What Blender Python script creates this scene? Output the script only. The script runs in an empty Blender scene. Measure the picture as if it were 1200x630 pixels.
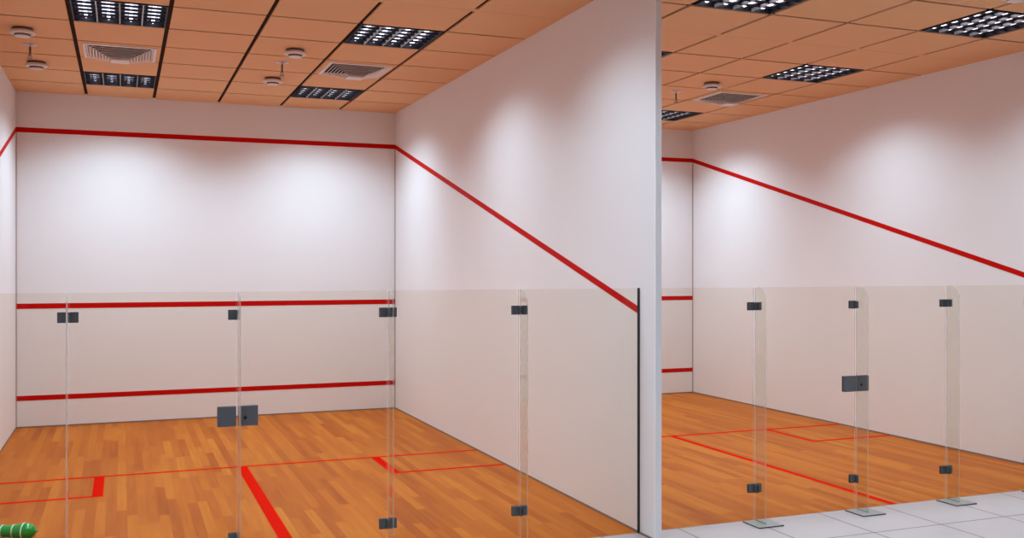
import bpy, bmesh, math, random
from mathutils import Vector, Matrix
random.seed(4)
scn = bpy.context.scene
COL = scn.collection
PI = math.pi

# ------------------------------------------------------------------ dimensions
W = 6.4            # court width
XP = 0.06          # partition thickness
XR = 6.47          # right wall of the right court
HC = 5.538         # ceiling height
YG = -9.45         # plane of the glass walls
YE = -9.75         # end of the dividing wall
YB = -21.0         # far end of the lobby
HG = 2.428         # glass height
TOPL, SVC, TIN = 4.866, 1.99, 0.491
YS = -4.60         # short line

# ------------------------------------------------------------------ materials
def mat(name, col=(.8, .8, .8), rough=.5, metal=0., spec=.5, emit=None, estr=0., bump=0., bscale=60., var=0., vscale=3.):
    m = bpy.data.materials.new(name); m.use_nodes = True
    nt = m.node_tree; N = nt.nodes; L = nt.links
    b = N['Principled BSDF']
    b.inputs['Base Color'].default_value = (*col, 1)
    b.inputs['Roughness'].default_value = rough
    b.inputs['Metallic'].default_value = metal
    b.inputs['Specular IOR Level'].default_value = spec
    if emit:
        b.inputs['Emission Color'].default_value = (*emit, 1)
        b.inputs['Emission Strength'].default_value = estr
    tc = N.new('ShaderNodeTexCoord')
    if var > 0:
        n = N.new('ShaderNodeTexNoise'); n.inputs['Scale'].default_value = vscale; n.inputs['Detail'].default_value = 4
        L.new(tc.outputs['Object'], n.inputs['Vector'])
        r = N.new('ShaderNodeMapRange')
        r.inputs['To Min'].default_value = 1 - var; r.inputs['To Max'].default_value = 1 + var
        L.new(n.outputs['Fac'], r.inputs['Value'])
        h = N.new('ShaderNodeHueSaturation'); h.inputs['Color'].default_value = (*col, 1)
        L.new(r.outputs['Result'], h.inputs['Value']); L.new(h.outputs['Color'], b.inputs['Base Color'])
    if bump > 0:
        n = N.new('ShaderNodeTexNoise'); n.inputs['Scale'].default_value = bscale; n.inputs['Detail'].default_value = 3
        L.new(tc.outputs['Object'], n.inputs['Vector'])
        bp = N.new('ShaderNodeBump'); bp.inputs['Strength'].default_value = bump; bp.inputs['Distance'].default_value = .002
        L.new(n.outputs['Fac'], bp.inputs['Height']); L.new(bp.outputs['Normal'], b.inputs['Normal'])
    return m

def glass_mat(name, tint, ior=1.42, spec=.3):
    m = bpy.data.materials.new(name); m.use_nodes = True
    nt = m.node_tree; N = nt.nodes; L = nt.links
    N.clear()
    out = N.new('ShaderNodeOutputMaterial'); mx = N.new('ShaderNodeMixShader')
    tr = N.new('ShaderNodeBsdfTransparent'); tr.inputs['Color'].default_value = (*tint, 1)
    gl = N.new('ShaderNodeBsdfGlossy'); gl.inputs['Roughness'].default_value = .02
    gl.inputs['Color'].default_value = (spec, spec, spec, 1)
    fr = N.new('ShaderNodeFresnel'); fr.inputs['IOR'].default_value = ior
    # the same Fresnel curve on both faces of the pane
    geo = N.new('ShaderNodeNewGeometry')
    mi = N.new('ShaderNodeMix'); mi.data_type = 'FLOAT'
    mi.inputs[2].default_value = ior; mi.inputs[3].default_value = ior
    L.new(geo.outputs['Backfacing'], mi.inputs[0])
    inv = N.new('ShaderNodeMath'); inv.operation = 'DIVIDE'; inv.inputs[0].default_value = 1.0; inv.inputs[1].default_value = 1.0
    # backfacing: Fresnel node flips the ior by itself, so hand it 1/ior there
    mi.inputs[3].default_value = 1.0 / ior
    L.new(mi.outputs[0], fr.inputs['IOR'])
    L.new(fr.outputs[0], mx.inputs[0]); L.new(tr.outputs[0], mx.inputs[1]); L.new(gl.outputs[0], mx.inputs[2])
    L.new(mx.outputs[0], out.inputs['Surface'])
    return m

def wood_mat():
    m = bpy.data.materials.new('court_wood'); m.use_nodes = True
    nt = m.node_tree; N = nt.nodes; L = nt.links
    b = N['Principled BSDF']
    geo = N.new('ShaderNodeTexCoord')
    sx = N.new('ShaderNodeSeparateXYZ'); L.new(geo.outputs['Object'], sx.inputs[0])
    def math_(op, a, bb=None, c=None):
        n = N.new('ShaderNodeMath'); n.operation = op
        for i, v in enumerate((a, bb, c)):
            if v is None: continue
            if isinstance(v, (int, float)): n.inputs[i].default_value = v
            else: L.new(v, n.inputs[i])
        return n.outputs[0]
    def wn(*v):
        n = N.new('ShaderNodeTexWhiteNoise'); n.noise_dimensions = '3D'
        c = N.new('ShaderNodeCombineXYZ')
        for i, q in enumerate(v):
            if isinstance(q, (int, float)): c.inputs[i].default_value = q
            else: L.new(q, c.inputs[i])
        L.new(c.outputs[0], n.inputs['Vector']); return n.outputs['Value']
    PW, PL = .105, 1.45
    rx = math_('DIVIDE', sx.outputs['X'], PW); row = math_('FLOOR', rx)
    off = wn(row, 3.1, 0.)
    cy = math_('ADD', math_('DIVIDE', sx.outputs['Y'], PL), math_('MULTIPLY', off, 7.))
    col = math_('FLOOR', cy)
    v = wn(row, col, 1.7)
    ramp = N.new('ShaderNodeValToRGB'); e = ramp.color_ramp.elements
    e[0].position = 0.; e[0].color = WOOD[0]
    e[1].position = 1.; e[1].color = WOOD[3]
    a = e.new(.3); a.color = WOOD[1]
    a = e.new(.7); a.color = WOOD[2]
    # grain stretched along the boards
    mp = N.new('ShaderNodeCombineXYZ')
    L.new(math_('MULTIPLY', sx.outputs['X'], 22.), mp.inputs[0]); L.new(math_('MULTIPLY', sx.outputs['Y'], 1.1), mp.inputs[1])
    L.new(math_('MULTIPLY', v, 40.), mp.inputs[2])
    no = N.new('ShaderNodeTexNoise'); no.inputs['Scale'].default_value = 1.; no.inputs['Detail'].default_value = 4.
    L.new(mp.outputs[0], no.inputs['Vector'])
    mpb = N.new('ShaderNodeCombineXYZ')
    L.new(math_('MULTIPLY', sx.outputs['X'], 2.4), mpb.inputs[0]); L.new(math_('MULTIPLY', sx.outputs['Y'], .5), mpb.inputs[1])
    nb = N.new('ShaderNodeTexNoise'); nb.inputs['Scale'].default_value = 1.; nb.inputs['Detail'].default_value = 2.
    L.new(mpb.outputs[0], nb.inputs['Vector'])
    t = math_('ADD', math_('MULTIPLY', v, .54), math_('ADD', math_('MULTIPLY', no.outputs['Fac'], .55), math_('MULTIPLY', nb.outputs['Fac'], .35)))
    t = math_('SUBTRACT', t, .20)
    L.new(t, ramp.inputs[0])
    # joints
    fx = math_('ABSOLUTE', math_('SUBTRACT', math_('FRACT', rx), .5))
    fy = math_('ABSOLUTE', math_('SUBTRACT', math_('FRACT', cy), .5))
    j = math_('MAXIMUM', math_('GREATER_THAN', fx, .49), math_('GREATER_THAN', fy, .4985))
    mx = N.new('ShaderNodeMix'); mx.data_type = 'RGBA'
    L.new(math_('MULTIPLY', j, .3), mx.inputs[0]); L.new(ramp.outputs[0], mx.inputs[6]); mx.inputs[7].default_value = (.16, .05, .015, 1)
    L.new(mx.outputs[2], b.inputs['Base Color'])
    b.inputs['Roughness'].default_value = .42
    b.inputs['Specular IOR Level'].default_value = .035
    return m

def tile_mat():
    m = bpy.data.materials.new('lobby_tile'); m.use_nodes = True
    nt = m.node_tree; N = nt.nodes; L = nt.links
    b = N['Principled BSDF']
    tc = N.new('ShaderNodeTexCoord')
    sx = N.new('ShaderNodeSeparateXYZ'); L.new(tc.outputs['Object'], sx.inputs[0])
    def math_(op, a, bb):
        n = N.new('ShaderNodeMath'); n.operation = op
        for i, v in enumerate((a, bb)):
            if isinstance(v, (int, float)): n.inputs[i].default_value = v
            else: L.new(v, n.inputs[i])
        return n.outputs[0]
    T = .865
    g = []
    for ax, o in (('X', 3.05), ('Y', -9.415)):
        f = math_('FRACT', math_('DIVIDE', math_('SUBTRACT', sx.outputs[ax], o - 40 * T), T), 0.)
        a = math_('ABSOLUTE', math_('SUBTRACT', f, .5), 0.)
        g.append(math_('GREATER_THAN', a, .5 - .008 / T))
    j = math_('MAXIMUM', g[0], g[1])
    n = N.new('ShaderNodeTexNoise'); n.inputs['Scale'].default_value = 2.5; n.inputs['Detail'].default_value = 5
    L.new(tc.outputs['Object'], n.inputs['Vector'])
    r = N.new('ShaderNodeValToRGB'); r.color_ramp.elements[0].color = (.53, .44, .43, 1); r.color_ramp.elements[1].color = (.60, .50, .495, 1)
    L.new(n.outputs['Fac'], r.inputs[0])
    mx = N.new('ShaderNodeMix'); mx.data_type = 'RGBA'
    L.new(j, mx.inputs[0]); L.new(r.outputs[0], mx.inputs[6]); mx.inputs[7].default_value = (.10, .07, .07, 1)
    L.new(mx.outputs[2], b.inputs['Base Color']); b.inputs['Roughness'].default_value = .3
    return m

WOOD = [(.33, .060, .005, 1), (.46, .102, .008, 1), (.58, .154, .013, 1), (.67, .230, .024, 1)]
M = {}
M['wall'] = mat('white_wall_paint', (.90, .83, .82), .6, spec=.25, bump=.15, bscale=40, var=.012, vscale=1.5)
M['lobbywall'] = mat('lobby_wall_paint', (.16, .13, .12), .7, spec=.2, var=.05)
M['red'] = mat('red_court_line', (.60, .006, .003), .5, spec=.05)
M['redfloor'] = mat('red_floor_line', (.72, .008, .001), .5, spec=.0)
M['ceil'] = mat('ceiling_tile', (.84, .46, .24), .85, spec=.2, bump=.3, bscale=120, var=.02, vscale=2)
M['tee'] = mat('ceiling_tee', (.045, .020, .013), .9, spec=.05)
M['dark'] = mat('plenum_dark', (.01, .01, .01), .9)
M['wood'] = wood_mat()
M['tile'] = tile_mat()
M['foot_gap'] = mat('wall_foot_shadow', (.28, .17, .13), .7)
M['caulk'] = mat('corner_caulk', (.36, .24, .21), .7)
M['cap'] = mat('end_post_enamel', (.95, .90, .91), .4)
M['glass'] = glass_mat('clear_glass', (.988, .975, .938))
M['fin'] = glass_mat('fin_glass', (.945, .955, .93), spec=.9)
def ground_edge(name, col, t):
    m = bpy.data.materials.new(name); m.use_nodes = True
    N = m.node_tree.nodes; L = m.node_tree.links; N.clear()
    o = N.new('ShaderNodeOutputMaterial'); mx = N.new('ShaderNodeMixShader'); mx2 = N.new('ShaderNodeMixShader')
    tr = N.new('ShaderNodeBsdfTransparent'); tr.inputs['Color'].default_value = (.95, .95, .93, 1)
    d = N.new('ShaderNodeBsdfDiffuse'); d.inputs['Color'].default_value = (*col, 1)
    tl = N.new('ShaderNodeBsdfTranslucent'); tl.inputs['Color'].default_value = (*col, 1)
    mx2.inputs[0].default_value = .6
    L.new(d.outputs[0], mx2.inputs[1]); L.new(tl.outputs[0], mx2.inputs[2])
    mx.inputs[0].default_value = t; L.new(tr.outputs[0], mx.inputs[1]); L.new(mx2.outputs[0], mx.inputs[2])
    L.new(mx.outputs[0], o.inputs['Surface']); return m
M['edge'] = ground_edge('glass_ground_edge', (.84, .80, .74), .30)
M['channel'] = mat('channel_metal', (.05, .045, .045), .4, metal=.6)
M['clamp'] = mat('clamp_steel', (.115, .115, .125), .4, metal=.25)
M['lock'] = mat('lock_steel', (.15, .145, .165), .4, metal=.2, bump=.2, bscale=200)
M['hole'] = mat('keyhole_black', (.01, .01, .012), .5)
M['slot'] = mat('slot_gasket', (.09, .13, .11), .5)
M['steel'] = mat('base_plate_steel', (.40, .39, .37), .4, metal=.3)
M['plate_edge'] = mat('base_plate_edge', (.07, .06, .06), .4, metal=.4)
M['louver'] = mat('louver_metal', (.045, .045, .06), .35, metal=.7)  # aluminium blades; dark base colour stands in for the dark they reflect
M['divider'] = mat('louver_rail', (.42, .40, .40), .4, metal=.3)
M['refl'] = mat('reflector_aluminium', (.38, .38, .44), .32, metal=1.)
M['house'] = mat('light_housing', (.02, .02, .028), .5, metal=.3)
M['tube'] = mat('fluorescent_tube', (.9, .9, .95), .4, emit=(.86, .86, 1.), estr=3.2)
M['white'] = mat('white_plastic', (.82, .72, .68), .5, var=.01)
M['grille'] = mat('diffuser_white', (.86, .74, .69), .5, var=.01)
M['detdark'] = mat('detector_slot', (.16, .11, .10), .6)
M['brass'] = mat('sprinkler_metal', (.34, .26, .24), .35, metal=.8)
M['chrome'] = mat('escutcheon_metal', (.62, .56, .56), .3, metal=.7)
M['green'] = mat('green_plastic', (.006, .33, .03), .22, spec=.6)
M['ring'] = mat('white_ring', (.72, .85, .74), .35)

# ------------------------------------------------------------------ mesh helpers
class MB:
    def __init__(s): s.bm = bmesh.new(); s.mats = []
    def mi(s, m):
        if m not in s.mats: s.mats.append(m)
        return s.mats.index(m)
    def face(s, pts, m, smooth=False):
        f = s.bm.faces.new([s.bm.verts.new(p) for p in pts]); f.material_index = s.mi(m); f.smooth = smooth
        return f
    def box(s, x0, x1, y0, y1, z0, z1, m, em=None):
        """axis box; em = material of the four thin side faces not facing the broad axis"""
        v = [s.bm.verts.new((x, y, z)) for x in (x0, x1) for y in (y0, y1) for z in (z0, z1)]
        idx = [((0, 1, 3, 2), 'x'), ((4, 6, 7, 5), 'x'), ((0, 4, 5, 1), 'y'), ((2, 3, 7, 6), 'y'), ((0, 2, 6, 4), 'z'), ((1, 5, 7, 3), 'z')]
        d = {'x': x1 - x0, 'y': y1 - y0, 'z': z1 - z0}
        thin = min(d, key=d.get)
        for q, ax in idx:
            f = s.bm.faces.new([v[i] for i in q]); f.material_index = s.mi(em if (em and ax != thin) else m)
    def quadstrip(s, A, B, m, smooth=False, close=False):
        n = len(A); va = [s.bm.verts.new(p) for p in A]; vb = [s.bm.verts.new(p) for p in B]
        for i in range(n if close else n - 1):
            j = (i + 1) % n
            f = s.bm.faces.new((va[i], va[j], vb[j], vb[i])); f.material_index = s.mi(m); f.smooth = smooth
    def lathe(s, prof, m, seg=32, axis='z', c=(0, 0, 0), mats=None):
        """prof = [(r, h)...] revolved around an axis through c"""
        rings = []
        for r, h in prof:
            ring = []
            for k in range(seg):
                a = 2 * PI * k / seg
                if axis == 'z': p = (c[0] + r * math.cos(a), c[1] + r * math.sin(a), c[2] + h)
                elif axis == 'x': p = (c[0] + h, c[1] + r * math.cos(a), c[2] + r * math.sin(a))
                else: p = (c[0] + r * math.cos(a), c[1] + h, c[2] + r * math.sin(a))
                ring.append(s.bm.verts.new(p))
            rings.append(ring)
        for i in range(len(rings) - 1):
            mm = s.mi(mats[i] if mats else m)
            for k in range(seg):
                j = (k + 1) % seg
                f = s.bm.faces.new((rings[i][k], rings[i][j], rings[i + 1][j], rings[i + 1][k])); f.material_index = mm; f.smooth = True
        for ring in (rings[0], rings[-1]):
            f = s.bm.faces.new(ring); f.material_index = s.mi(mats[0] if mats and ring is rings[0] else (mats[-1] if mats else m))
    def build(s, name, parent=None, loc=(0, 0, 0), bevel=0., segs=2):
        bmesh.ops.remove_doubles(s.bm, verts=s.bm.verts, dist=1e-6)
        bmesh.ops.recalc_face_normals(s.bm, faces=s.bm.faces)
        me = bpy.data.meshes.new(name); s.bm.to_mesh(me); s.bm.free()
        for m in s.mats: me.materials.append(m)
        o = bpy.data.objects.new(name, me); COL.objects.link(o); o.location = loc
        if parent: o.parent = parent
        if bevel:
            b = o.modifiers.new('bevel', 'BEVEL'); b.width = bevel; b.segments = segs; b.limit_method = 'ANGLE'
        return o

def struct(o): o['kind'] = 'structure'; return o
def tag(o, label, cat, group=None):
    o['label'] = label; o['category'] = cat
    if group: o['group'] = group
    return o
def thing(name, loc, label, cat, group=None, rz=0):
    o = bpy.data.objects.new(name, None); COL.objects.link(o); o.location = loc; o.rotation_euler = (0, 0, rz)
    o.empty_display_size = .2
    return tag(o, label, cat, group)
def copy_tree(o, parent=None):
    c = o.copy(); COL.objects.link(c); c.parent = parent
    for ch in list(o.children): copy_tree(ch, c)
    return c

# ------------------------------------------------------------------ walls with painted lines
LW = .082   # width of the painted wall lines
def wall(name, build):
    b = MB(); build(b); return struct(b.build(name))

def f_front(b):
    b.box(-W - .06, XR + .06, 0, .12, -.05, HC + .3, M['wall'])
    for x0, x1 in ((-W, 0), (XP, XR)):
        b.box(x0, x1, -.003, 0, TOPL + .0, TOPL + LW, M['red'])
        b.box(x0, x1, -.003, 0, SVC - .03, SVC + LW - .025, M['red'])
        b.box(x0, x1, -.003, 0, TIN - .045, TIN + LW - .045, M['red'])
wall('wall_front', f_front)

ZL = 2.17   # height of the side line where it meets the glass
def side_line(b, x, s):
    """sloping out line on a side wall whose face is at x, standing out towards s"""
    x1 = x + s * .003
    A = [(0, TOPL), (0, TOPL + LW), (YG, ZL + LW * .9), (YG, ZL)]
    q = [(x1, y, z) for y, z in A]; r = [(x, y, z) for y, z in A]
    b.face(q, M['red'])
    for i in range(4): b.face([q[i], q[(i + 1) % 4], r[(i + 1) % 4], r[i]], M['red'])
def f_left(b):
    b.box(-W - .06, -W, YB, 0, -.05, HC + .3, M['wall']); side_line(b, -W, 1)
def f_mid(b):
    b.box(0, XP, YE, 0, -.05, HC + .3, M['wall']); side_line(b, 0, -1); side_line(b, XP, 1)
def f_right(b):
    b.box(XR, XR + .06, YB, 0, -.05, HC + .3, M['wall']); side_line(b, XR, -1)
wall('wall_left', f_left); wall('wall_middle', f_mid); wall('wall_right', f_right)
wall('wall_back', lambda b: b.box(-W - .06, XR + .06, YB - .12, YB, -.05, HC + .3, M['lobbywall']))

# rounded enamel post closing the end of the dividing wall
b = MB(); b.box(-.004, XP + .004, YE - .03, YE, 0, HC - .002, M['cap'])
struct(b.build('trim_1', bevel=.006))

# corner caulk lines
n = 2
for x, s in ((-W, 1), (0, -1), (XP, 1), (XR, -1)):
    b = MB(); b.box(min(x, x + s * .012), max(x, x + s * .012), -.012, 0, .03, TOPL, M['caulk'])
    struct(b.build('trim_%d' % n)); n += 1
# thin dark strips, their colour standing in for the wall-foot shadow gap
def gap_strip(name, *bx):
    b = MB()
    for q in bx: b.box(*q, M['foot_gap'])
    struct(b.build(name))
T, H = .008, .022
gap_strip('shadow_gap_front', (-W, 0, -T, 0, 0, H), (XP, XR, -T, 0, 0, H))
gap_strip('shadow_gap_left', (-W, -W + T, YG, -T, 0, H))
gap_strip('shadow_gap_middle', (-T, 0, YE, -T, 0, H), (XP, XP + T, YE, -T, 0, H))
gap_strip('shadow_gap_right', (XR - T, XR, YG, -T, 0, H))

# ------------------------------------------------------------------ floors
YT = -9.42   # seam between boards and tiles
b = MB()
b.box(-W, XR, YT, 0, -.05, 0, M['wood'])
def fl(x0, x1, y0, y1): b.box(x0, x1, y0, y1, -.001, .0012, M['redfloor'])
# left court
fl(-W + T, -T, YS - .035, YS + .035)                       # short line
fl(-W + T, -4.98, -5.79, -5.72); fl(-5.10, -4.98, -5.72, YS - .035)
fl(-1.56, -T, -5.76, -5.69); fl(-1.56, -1.44, -5.69, YS - .035)
fl(-3.36, -3.23, YT, YS - .035)
# right court
fl(XP + T, XR - T, YS - .04, YS + .04)
fl(XP + T, 1.56, -5.83, -5.75); fl(1.48, 1.56, -5.75, YS - .04)
fl(4.97, XR - T, -5.83, -5.75); fl(4.97, 5.05, -5.75, YS - .04)
fl(3.19, 3.28, YT, YS - .04)
struct(b.build('floor_1'))
b = MB(); b.box(-W, XR, YB, YT, -.05, 0, M['tile']); struct(b.build('floor_2'))

# ------------------------------------------------------------------ ceiling
CW = W / 6.0          # tile pitch across
CD = 1.08             # tile pitch in depth
cols = [-W + CW * i for i in range(7)] + [XP * 0 + 1.080 * i for i in range(1, 7)]
cols[-1] = XR
rows = [-CD * k for k in range(0, 20)]
LIGHT_COLS = (1, 4, 7, 10)
LIGHT_ROWS = (1, 5, 8, 10, 14)
DIFF_ROWS = (3,)
GX, GY = .052, .050
b = MB()
for i in range(len(cols) - 1):
    for k in range(len(rows) - 1):
        if i in LIGHT_COLS and k in LIGHT_ROWS: continue
        x0, x1 = cols[i] + GX / 2, cols[i + 1] - GX / 2
        if i == 0 or i == 6: x0 = cols[i] + (.0 if i == 0 else XP)
        if i == 5: x1 = 0
        if i == 11: x1 = XR
        gy0 = GY / 2 if k != 7 else .004
        gy1 = GY / 2 if k != 6 else .004
        y1 = rows[k] - (gy0 if k else 0); y0 = rows[k + 1] + gy1
        if i in LIGHT_COLS and k in DIFF_ROWS:
            # opening for the air diffuser
            cx, cy = (cols[i] + cols[i + 1]) / 2, (rows[k] + rows[k + 1]) / 2 + .03; h = .40
            b.box(x0, cx - h, y0, y1, HC, HC + .02, M['ceil']); b.box(cx + h, x1, y0, y1, HC, HC + .02, M['ceil'])
            b.box(cx - h, cx + h, y0, cy - h, HC, HC + .02, M['ceil']); b.box(cx - h, cx + h, cy + h, y1, HC, HC + .02, M['ceil'])
        else:
            b.box(x0, x1, y0, y1, HC, HC + .02, M['ceil'])
# small bridges where the plain cross tee runs over the main tees
for i in range(1, 12):
    if i == 6: continue
    b.box(cols[i] - GX / 2 - .001, cols[i] + GX / 2 + .001, rows[7] - .05, rows[7] + .05, HC + .001, HC + .019, M['ceil'])
struct(b.build('ceiling'))
b = MB()
for i in range(1, 12):
    if i == 6: continue
    b.box(cols[i] - .035, cols[i] + .035, YB, 0, HC + .021, HC + .03, M['tee'])
for k in range(1, 20):
    b.box(-W, -.001, rows[k] - .03, rows[k] + .03, HC + .0305, HC + .034, M['tee'])
    b.box(XP + .001, XR, rows[k] - .03, rows[k] + .03, HC + .0305, HC + .034, M['tee'])
b.box(-W, XR, YB, 0, HC + .2, HC + .25, M['dark'])  # unseen black slab added above the tiles to stop light leaks
struct(b.build('trim_6'))
b = MB()
b.box(-W, XR, YB, rows[-1] - .02, HC, HC + .02, M['ceil']); struct(b.build('ceiling_lobby'))

# ------------------------------------------------------------------ louvre lights
LD = CD - GY; LX = CW - GX
def make_light():
    t = thing('ceiling_light', (0, 0, HC), 'x', 'ceiling light', 'square louvred lights set in the ceiling')
    hx, hy = LX / 2, LD / 2
    b = MB()   # open-bottomed tray
    D = .095
    b.face([(-hx, -hy, D), (hx, -hy, D), (hx, hy, D), (-hx, hy, D)], M['house'])
    for (x0, x1, y0, y1) in ((-hx, -hx + .012, -hy, hy), (hx - .012, hx, -hy, hy), (-hx + .012, hx - .012, -hy, -hy + .012), (-hx + .012, hx - .012, hy - .012, hy)):
        b.box(x0, x1, y0, y1, -.004, D - .001, M['house'])
    b.build('housing', t)
    pitch = (LX - .03) / 4
    x00 = -hx + .015 + pitch / 2
    for k in range(4):
        cx = x00 + k * pitch
        b = MB()   # curved reflector trough above the tube
        A = []
        for q in range(13):
            u = -1 + 2 * q / 12; A.append((cx + u * (pitch / 2 - .012) * .62, .088 - .05 * abs(u) ** 2.2))
        b.quadstrip([(x, -hy + .016, z) for x, z in A], [(x, hy - .016, z) for x, z in A], M['refl'], smooth=True)
        b.build('reflector', t)
        b = MB(); b.lathe([(.014, -hy + .03), (.019, -hy + .045), (.019, hy - .045), (.014, hy - .03)], M['tube'], 16, 'y', (cx, 0, .047))
        b.build('tube', t)
    b = MB()
    NB = 6; sp = (LD - .03) / NB
    for k in range(1, NB):
        y = -hy + .015 + k * sp
        # V-section cross blade
        z1 = .026
        for s in (-1, 1):
            b.face([(-hx + .013, y, .0), (hx - .013, y, .0), (hx - .013, y + s * .007, z1), (-hx + .013, y + s * .007, z1)], M['louver'])
        b.face([(-hx + .013, y - .007, z1), (hx - .013, y - .007, z1), (hx - .013, y + .007, z1), (-hx + .013, y + .007, z1)], M['louver'])
    b.build('louver', t)
    for k in range(1, 4):
        x = -hx + .015 + k * pitch
        b = MB(); b.box(x - .007, x + .007, -hy + .013, hy - .013, -.003, .03, M['divider']); b.build('divider', t)
    return t

light0 = make_light()
vis = {(1, 1): 'square louvred light nearest the front wall, left half of the left court ceiling',
       (1, 5): 'square louvred light above the leftmost air diffuser, cut by the top edge',
       (4, 1): 'square louvred light nearest the front wall, right part of the left court',
       (4, 5): 'square louvred light with slanting bright tubes, right part of the left court ceiling',
       (7, 5): 'sliver of a louvred light half hidden by the dividing wall in the right court',
       (10, 1): 'half hidden louvred light nearest the front wall in the right court',
       (10, 5): 'square louvred light past the round detector in the middle of the right court ceiling',
       (7, 8): 'large louvred light cut by the top edge just right of the dividing wall',
       (10, 8): 'large louvred light near the right edge, at the top of the right court ceiling'}
POW = 77.
first = True
for i in LIGHT_COLS:
    for k in LIGHT_ROWS:
        if i == 7 and k == 1: pass
        t = light0 if first else copy_tree(light0); first = False
        cx = (cols[i] + cols[i + 1]) / 2; cy = (rows[k] + rows[k + 1]) / 2
        t.location = (cx, cy, HC)
        t['label'] = vis.get((i, k), 'square louvred light in the court ceiling beyond the edge of view' if k < 10 else 'square louvred light in the lobby ceiling in front of the glass')
        for ch in list(t.children):
            if ch.type == 'LIGHT': bpy.data.objects.remove(ch)
        ld = bpy.data.lights.new('fluorescent_lamp', 'AREA'); ld.shape = 'RECTANGLE'; ld.size = LX - .1; ld.size_y = LD - .1
        ld.energy = POW * {1: 1.0, 5: .74, 8: .60, 10: .46}.get(k, .5); ld.color = (.595, .84, 1.0); ld.spread = math.radians(132)
        lo = bpy.data.objects.new('fluorescent_lamp', ld); COL.objects.link(lo); lo.parent = t
        lo.location = (0, 0, -.006)

# ------------------------------------------------------------------ air diffusers
def make_diffuser():
    t = thing('air_diffuser', (0, 0, HC), 'x', 'air diffuser', 'square four-way air diffusers in the ceiling')
    R = .455
    b = MB()   # outer flat frame, turned down a little
    def ring(r0, z0, r1, z1, m, mb):
        a = [(-r0, -r0, z0), (r0, -r0, z0), (r0, r0, z0), (-r0, r0, z0)]; c = [(-r1, -r1, z1), (r1, -r1, z1), (r1, r1, z1), (-r1, r1, z1)]
        mb.quadstrip(a, c, m, close=True)
    ring(R, 0, R, -.014, M['grille'], b); ring(R, -.014, R - .035, -.016, M['grille'], b); ring(R - .035, -.016, R - .04, .0, M['grille'], b)
    b.build('frame', t)
    NR = 8
    r_out, r_in, drop = R - .042, .115, .105
    b = MB()
    for k in range(NR):
        f0 = k / NR; f1 = (k + .8) / NR
        p_ = (r_out - r_in) / NR; r0 = r_out - p_ * k; z0 = -.014 - drop * f0
        ring(r0, z0 + .002, r0, z0, M['grille'], b)
        ring(r0, z0, r0 - p_ * .30, z0, M['grille'], b)
        ring(r0 - p_ * .30, z0, r0 - p_ * .95, z0 + .022, M['grille'], b)
    b.build('louver_rings', t)
    b = MB(); b.box(-.115, .115, -.115, .115, -.012 - drop - .012, -.012 - drop + .002, M['grille']); b.build('centre_plate', t, bevel=.004)
    b = MB(); b.box(-R + .06, R - .06, -R + .06, R - .06, .012, .016, M['dark']); 
    b.build('duct_backing', t)
    return t
d0 = make_diffuser(); first = True
for i, lab in ((1, 'square white air diffuser between two louvred lights, leftmost in the left court ceiling'),
               (4, 'square white air diffuser to the right of the round detectors in the left court ceiling'),
               (10, 'square white air diffuser seen slantwise in the right court ceiling')):
    t = d0 if first else copy_tree(d0); first = False
    t.location = ((cols[i] + cols[i + 1]) / 2, (rows[3] + rows[4]) / 2 + .03, HC); t['label'] = lab

# ------------------------------------------------------------------ smoke detectors
def make_detector():
    t = thing('smoke_detector', (0, 0, HC), 'x', 'smoke detector', 'round smoke detectors on the ceiling')
    b = MB(); b.lathe([(.115, 0), (.12, -.02), (.115, -.028)], M['detdark'], 40); b.build('mounting_ring', t)  # dark colour on this ring stands in for the shadow at the ceiling
    b = MB(); b.lathe([(.11, -.028), (.138, -.036), (.150, -.056), (.150, -.066), (.138, -.074), (.104, -.076)], M['white'], 48); b.build('housing', t)
    b = MB(); b.lathe([(.092, -.0762), (.088, -.096)], M['detdark'], 40)
    b.build('vent_band', t)
    b = MB(); b.lathe([(.092, -.0965), (.086, -.103), (.05, -.106), (.012, -.107)], M['white'], 40); b.build('sensor_cap', t)
    return t
s0 = make_detector(); first = True
for x, y, lab in ((-5.9, -4.78, 'round white smoke detector closest to the top left corner of the photo'),
                  (-5.9, -2.68, 'round white smoke detector just below the hanging sprinkler at far left'),
                  (-2.63, -4.80, 'round white smoke detector in the centre of the left court ceiling, nearer of its pair'),
                  (-2.63, -2.68, 'round white smoke detector beside the sprinkler, farther of the centre pair in left court'),
                  (3.84, -4.80, 'round white smoke detector above the air diffuser in the right court'),
                  (3.98, -10.38, 'round white smoke detector only peeping in at the top edge above right court')):
    t = s0 if first else copy_tree(s0); first = False
    t.location = (x, y, HC); t['label'] = lab

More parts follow.
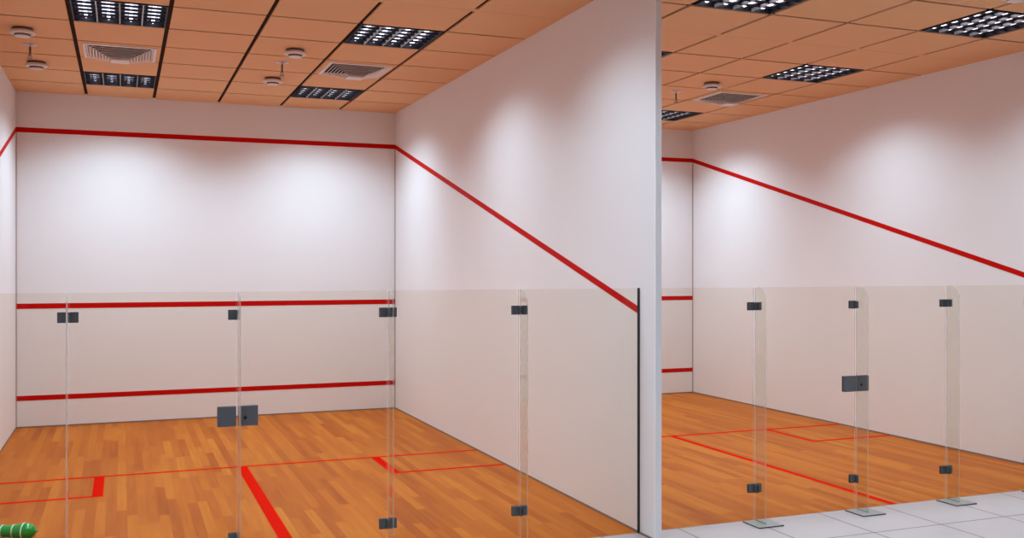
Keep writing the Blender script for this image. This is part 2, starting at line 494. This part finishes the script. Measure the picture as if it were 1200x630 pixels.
# ------------------------------------------------------------------ sprinklers
def make_sprinkler():
    t = thing('fire_sprinkler', (0, 0, HC), 'x', 'sprinkler', 'pendent sprinklers hanging from the ceiling')
    b = MB(); b.lathe([(.095, 0), (.092, -.006), (.045, -.012), (.03, -.03), (.016, -.032)], M['chrome'], 32); b.build('escutcheon', t)
    b = MB(); b.lathe([(.0135, -.032), (.0135, -.125), (.019, -.127), (.019, -.143), (.012, -.145)], M['brass'], 16); b.build('pipe', t)
    b = MB()
    for s in (-1, 1):
        pts = [(s * .010, -.143), (s * .022, -.158), (s * .020, -.175), (s * .006, -.190)]
        for (x0, z0), (x1, z1) in zip(pts[:-1], pts[1:]):
            v = []
            for (x, z) in ((x0, z0), (x1, z1)):
                v.append([(x - .004, -.004, z), (x + .004, -.004, z), (x + .004, .004, z), (x - .004, .004, z)])
            b.quadstrip(v[0], v[1], M['brass'], close=True)
    b.lathe([(.004, -.143), (.004, -.188)], M['brass'], 10)
    b.build('frame_arms', t)
    b = MB(); b.lathe([(.010, -.188), (.034, -.190), (.036, -.195), (.006, -.197)], M['brass'], 20); b.build('deflector', t)
    return t
p0 = make_sprinkler(); first = True
for x, y, lab in ((-5.89, -3.84, 'sprinkler on a short drop pipe between the two detectors at far left'),
                  (-2.67, -3.90, 'sprinkler on a short drop pipe in the centre of the left court ceiling'),
                  (3.71, -3.94, 'sprinkler hanging in the right court close to the dividing wall end')):
    t = p0 if first else copy_tree(p0); first = False
    t.location = (x, y, HC); t['label'] = lab

# ------------------------------------------------------------------ glass walls
FT = .012    # fin thickness
PT = .012    # pane thickness
def pane(name, x0, x1, label, cat='glass panel', group=None):
    t = thing(name, ((x0 + x1) / 2, YG, 0), label, cat, group)
    h = (x1 - x0) / 2
    b = MB(); b.box(-h, h, -PT / 2, PT / 2, .004, HG, M['glass'], em=M['edge']); b.build('pane', t)
    return t
def plate(parent, name, x0, x1, z0, z1, m, y=-PT / 2, both=True):
    b = MB(); b.box(x0, x1, y - .012, y - .0005, z0, z1, m)
    if both: b.box(x0, x1, -y + .0005, -y + .012, z0, z1, m)
    return b.build(name, parent, bevel=.0015, segs=1)

def fin(x, sides, label, group):
    t = thing('glass_fin', (x, YG, 0), label, 'glass fin', group)
    # outline in the y-z plane, outer top corner rounded
    y0 = -PT / 2 - .014; yo = -.195; rh = .15
    out = [(y0, .013), (y0, HG)]
    for k in range(0, 13):
        a = PI / 2 * k / 12
        out.append((y0 - .04 - (abs(yo - y0) - .04) * math.sin(a), HG - rh + rh * math.cos(a)))
    out.append((yo, .013))
    b = MB(); h = FT / 2
    b.face([(-h, y, z) for y, z in out], M['fin']); b.face([(h, y, z) for y, z in out], M['fin'])
    n_ = len(out)
    for i in range(n_):
        (ya, za), (yb, zb) = out[i], out[(i + 1) % n_]
        b.face([(-h, ya, za), (-h, yb, zb), (h, yb, zb), (h, ya, za)], M['edge'])
    b.build('fin_pane', t)
    b = MB(); b.box(-.15, .15, -.30, -.012, .0005, .012, M['steel'])
    for f in b.bm.faces:
        if abs(f.normal.z) < .5: f.material_index = b.mi(M['plate_edge'])
    b.bm.normal_update()
    for f in b.bm.faces:
        f.material_index = b.mi(M['steel'] if abs(f.normal.z) > .5 else M['plate_edge'])
    b.build('base_plate', t)
    b = MB(); b.box(-.012, .012, -.205, -.022, .0121, .0128, M['slot']); b.build('slot', t)
    for z0, z1 in ((2.19, 2.275), (.295, .385)):
        b = MB()
        for s in sides:
            xa, xb = sorted((s * (FT / 2 + .001), s * .078))
            b.box(xa, xb, -PT / 2 - .0125, -PT / 2 - .0005, z0, z1, M['clamp'])
            b.box(xa, xb, PT / 2 + .0005, PT / 2 + .0125, z0, z1, M['clamp'])
        # ears holding the fin
        for s in sides:
            xa, xb = sorted((s * (FT / 2 + .001), s * (FT / 2 + .010)))
            b.box(xa, xb, -.060, -PT / 2 - .013, z0 + .004, z1 - .004, M['clamp'])
        b.build('clamp', t)
    return t

def lock_on(parent, cx, x0, x1, key):
    """square lock plate on both faces of a pane (x in world)"""
    b = MB(); z0, z1 = 1.288, 1.458
    b.box(x0 - cx, x1 - cx, -PT / 2 - .016, -PT / 2 - .0005, z0, z1, M['lock']); b.box(x0 - cx, x1 - cx, PT / 2 + .0005, PT / 2 + .016, z0, z1, M['lock'])
    o = b.build('lock_plate' if key else 'strike_plate', parent, bevel=.003)
    if key:
        b = MB(); kx = x0 - cx + .045
        b.lathe([(.014, -PT / 2 - .0165), (.014, -PT / 2 - .024), (.010, -PT / 2 - .0245)], M['hole'], 20, 'y', (kx, 0, 1.36))
        b.build('keyhole', o)

def court_glass(x_left, fins, x_right, where, gname):
    g = .012
    xs = [x_left + .003] + list(fins) + [x_right - .003]
    names = ['leftmost clear glass panel of the %s glass wall',
             'clear glass panel left of the locked door in the %s',
             'clear glass door with a square lock plate in the %s glass wall',
             'clear glass panel just right of the glass door in the %s',
             'rightmost clear glass panel of the %s glass wall']
    for i in range(5):
        x0 = xs[i] + (g if i else 0); x1 = xs[i + 1] - (g if i < 4 else 0)
        nm = 'glass_door' if i == 2 else 'glass_screen'
        t = pane(nm, x0, x1, names[i] % where, 'glass door' if i == 2 else 'glass panel', gname + ' panels' if i != 2 else None)
        cx = (x0 + x1) / 2
        if i == 1: lock_on(t, cx, x1 - .155, x1 - .002, False)
        if i == 2: lock_on(t, cx, x0 + .004, x0 + .155, True)
        if i in (0, 4):
            xx = (x_left if i == 0 else x_right) - cx
            s = 1 if i == 0 else -1
            b = MB()
            for yy in (-PT / 2 - .006, PT / 2 + .0005):
                xa, xb = sorted((xx + s * .001, xx + s * .016)); b.box(xa, xb, yy, yy + .0055, .001, HG + .004, M['channel'])
            b.build('wall_channel', t)
    fl_ = ['upright glass fin nearest the left end of the %s glass wall',
           'upright glass fin beside the lock plates of the %s glass wall',
           'upright glass fin with double clamps on the hinge side of the %s glass door',
           'upright glass fin nearest the right end of the %s glass wall']
    for k, x in enumerate(fins):
        fin(x, (-1,) if k == 1 else (-1, 1), fl_[k] % where, gname + ' fins')
court_glass(-W, (-5.18, -3.862, -2.555, -1.28), 0, 'left court', 'left court glass wall')
court_glass(XP, (1.355, 2.665, 3.945, 5.24), XR, 'right court', 'right court glass wall')

# ------------------------------------------------------------------ green toy lying on the boards
YAW = math.radians(21.453)
fw = Vector((math.sin(YAW), math.cos(YAW), 0)); rt = Vector((math.cos(YAW), -math.sin(YAW), 0))
CAM = Vector((-4.776, -18.15, 2.625))
Zt = 9.62
tip = CAM + fw * Zt + rt * ((45.5 - 600) / 1162.8 * Zt); tip.z = 0
t = thing('ribbed_toy', (tip.x, tip.y, 0), 'glossy green ribbed toy with white rings and a pointed tip at the lower left', 'toy', rz=-YAW)
r1 = .082
def px(d): return d * Zt / 1162.8
prof = [(.001, 0), (.006, -px(1.2)), (.011, -px(3.4)), (.024, -px(4.0)), (.046, -px(5.6)), (.062, -px(8)), (.073, -px(11)), (.078, -px(13.5)), (.080, -px(16.5))]
seg2 = [(.079, -px(17.6)), (.070, -px(22)), (.062, -px(28.5))]
seg3 = [(.0625, -px(29.6)), (.058, -px(36)), (.058, -px(42))]
seg4 = [(.0585, -px(43)), (.056, -px(50)), (.058, -px(56)), (.056, -px(62)), (.045, -px(68)), (.02, -px(71)), (.001, -px(71.5))]
cz = .081
b = MB(); b.lathe(prof + seg2 + seg3 + seg4, M['green'], 36, 'x', (0, 0, cz)); b.build('body', t)
for c, rr in ((17.0, .0815), (29.0, .0645), (42.5, .0605)):
    b = MB(); b.lathe([(rr - .004, -px(c + .9)), (rr, -px(c + .6)), (rr, -px(c - .6)), (rr - .004, -px(c - .9))], M['ring'], 36, 'x', (0, 0, cz)); b.build('white_ring', t)

# ------------------------------------------------------------------ world, camera, view
w = bpy.data.worlds.new('world'); scn.world = w; w.use_nodes = True
w.node_tree.nodes['Background'].inputs[0].default_value = (.6, .65, .8, 1); w.node_tree.nodes['Background'].inputs[1].default_value = .05
cd = bpy.data.cameras.new('camera'); cd.sensor_width = 36; cd.lens = 1162.8 / 1200 * 36; cd.shift_y = -.0005; cd.clip_start = .05
co = bpy.data.objects.new('camera', cd); COL.objects.link(co); co.location = CAM; co.rotation_euler = (PI / 2, 0, -YAW)
scn.camera = co
vs = scn.view_settings
vs.view_transform = 'Standard'; vs.look = 'None'; vs.gamma = 1; vs.use_curve_mapping = False; vs.exposure = 0.05
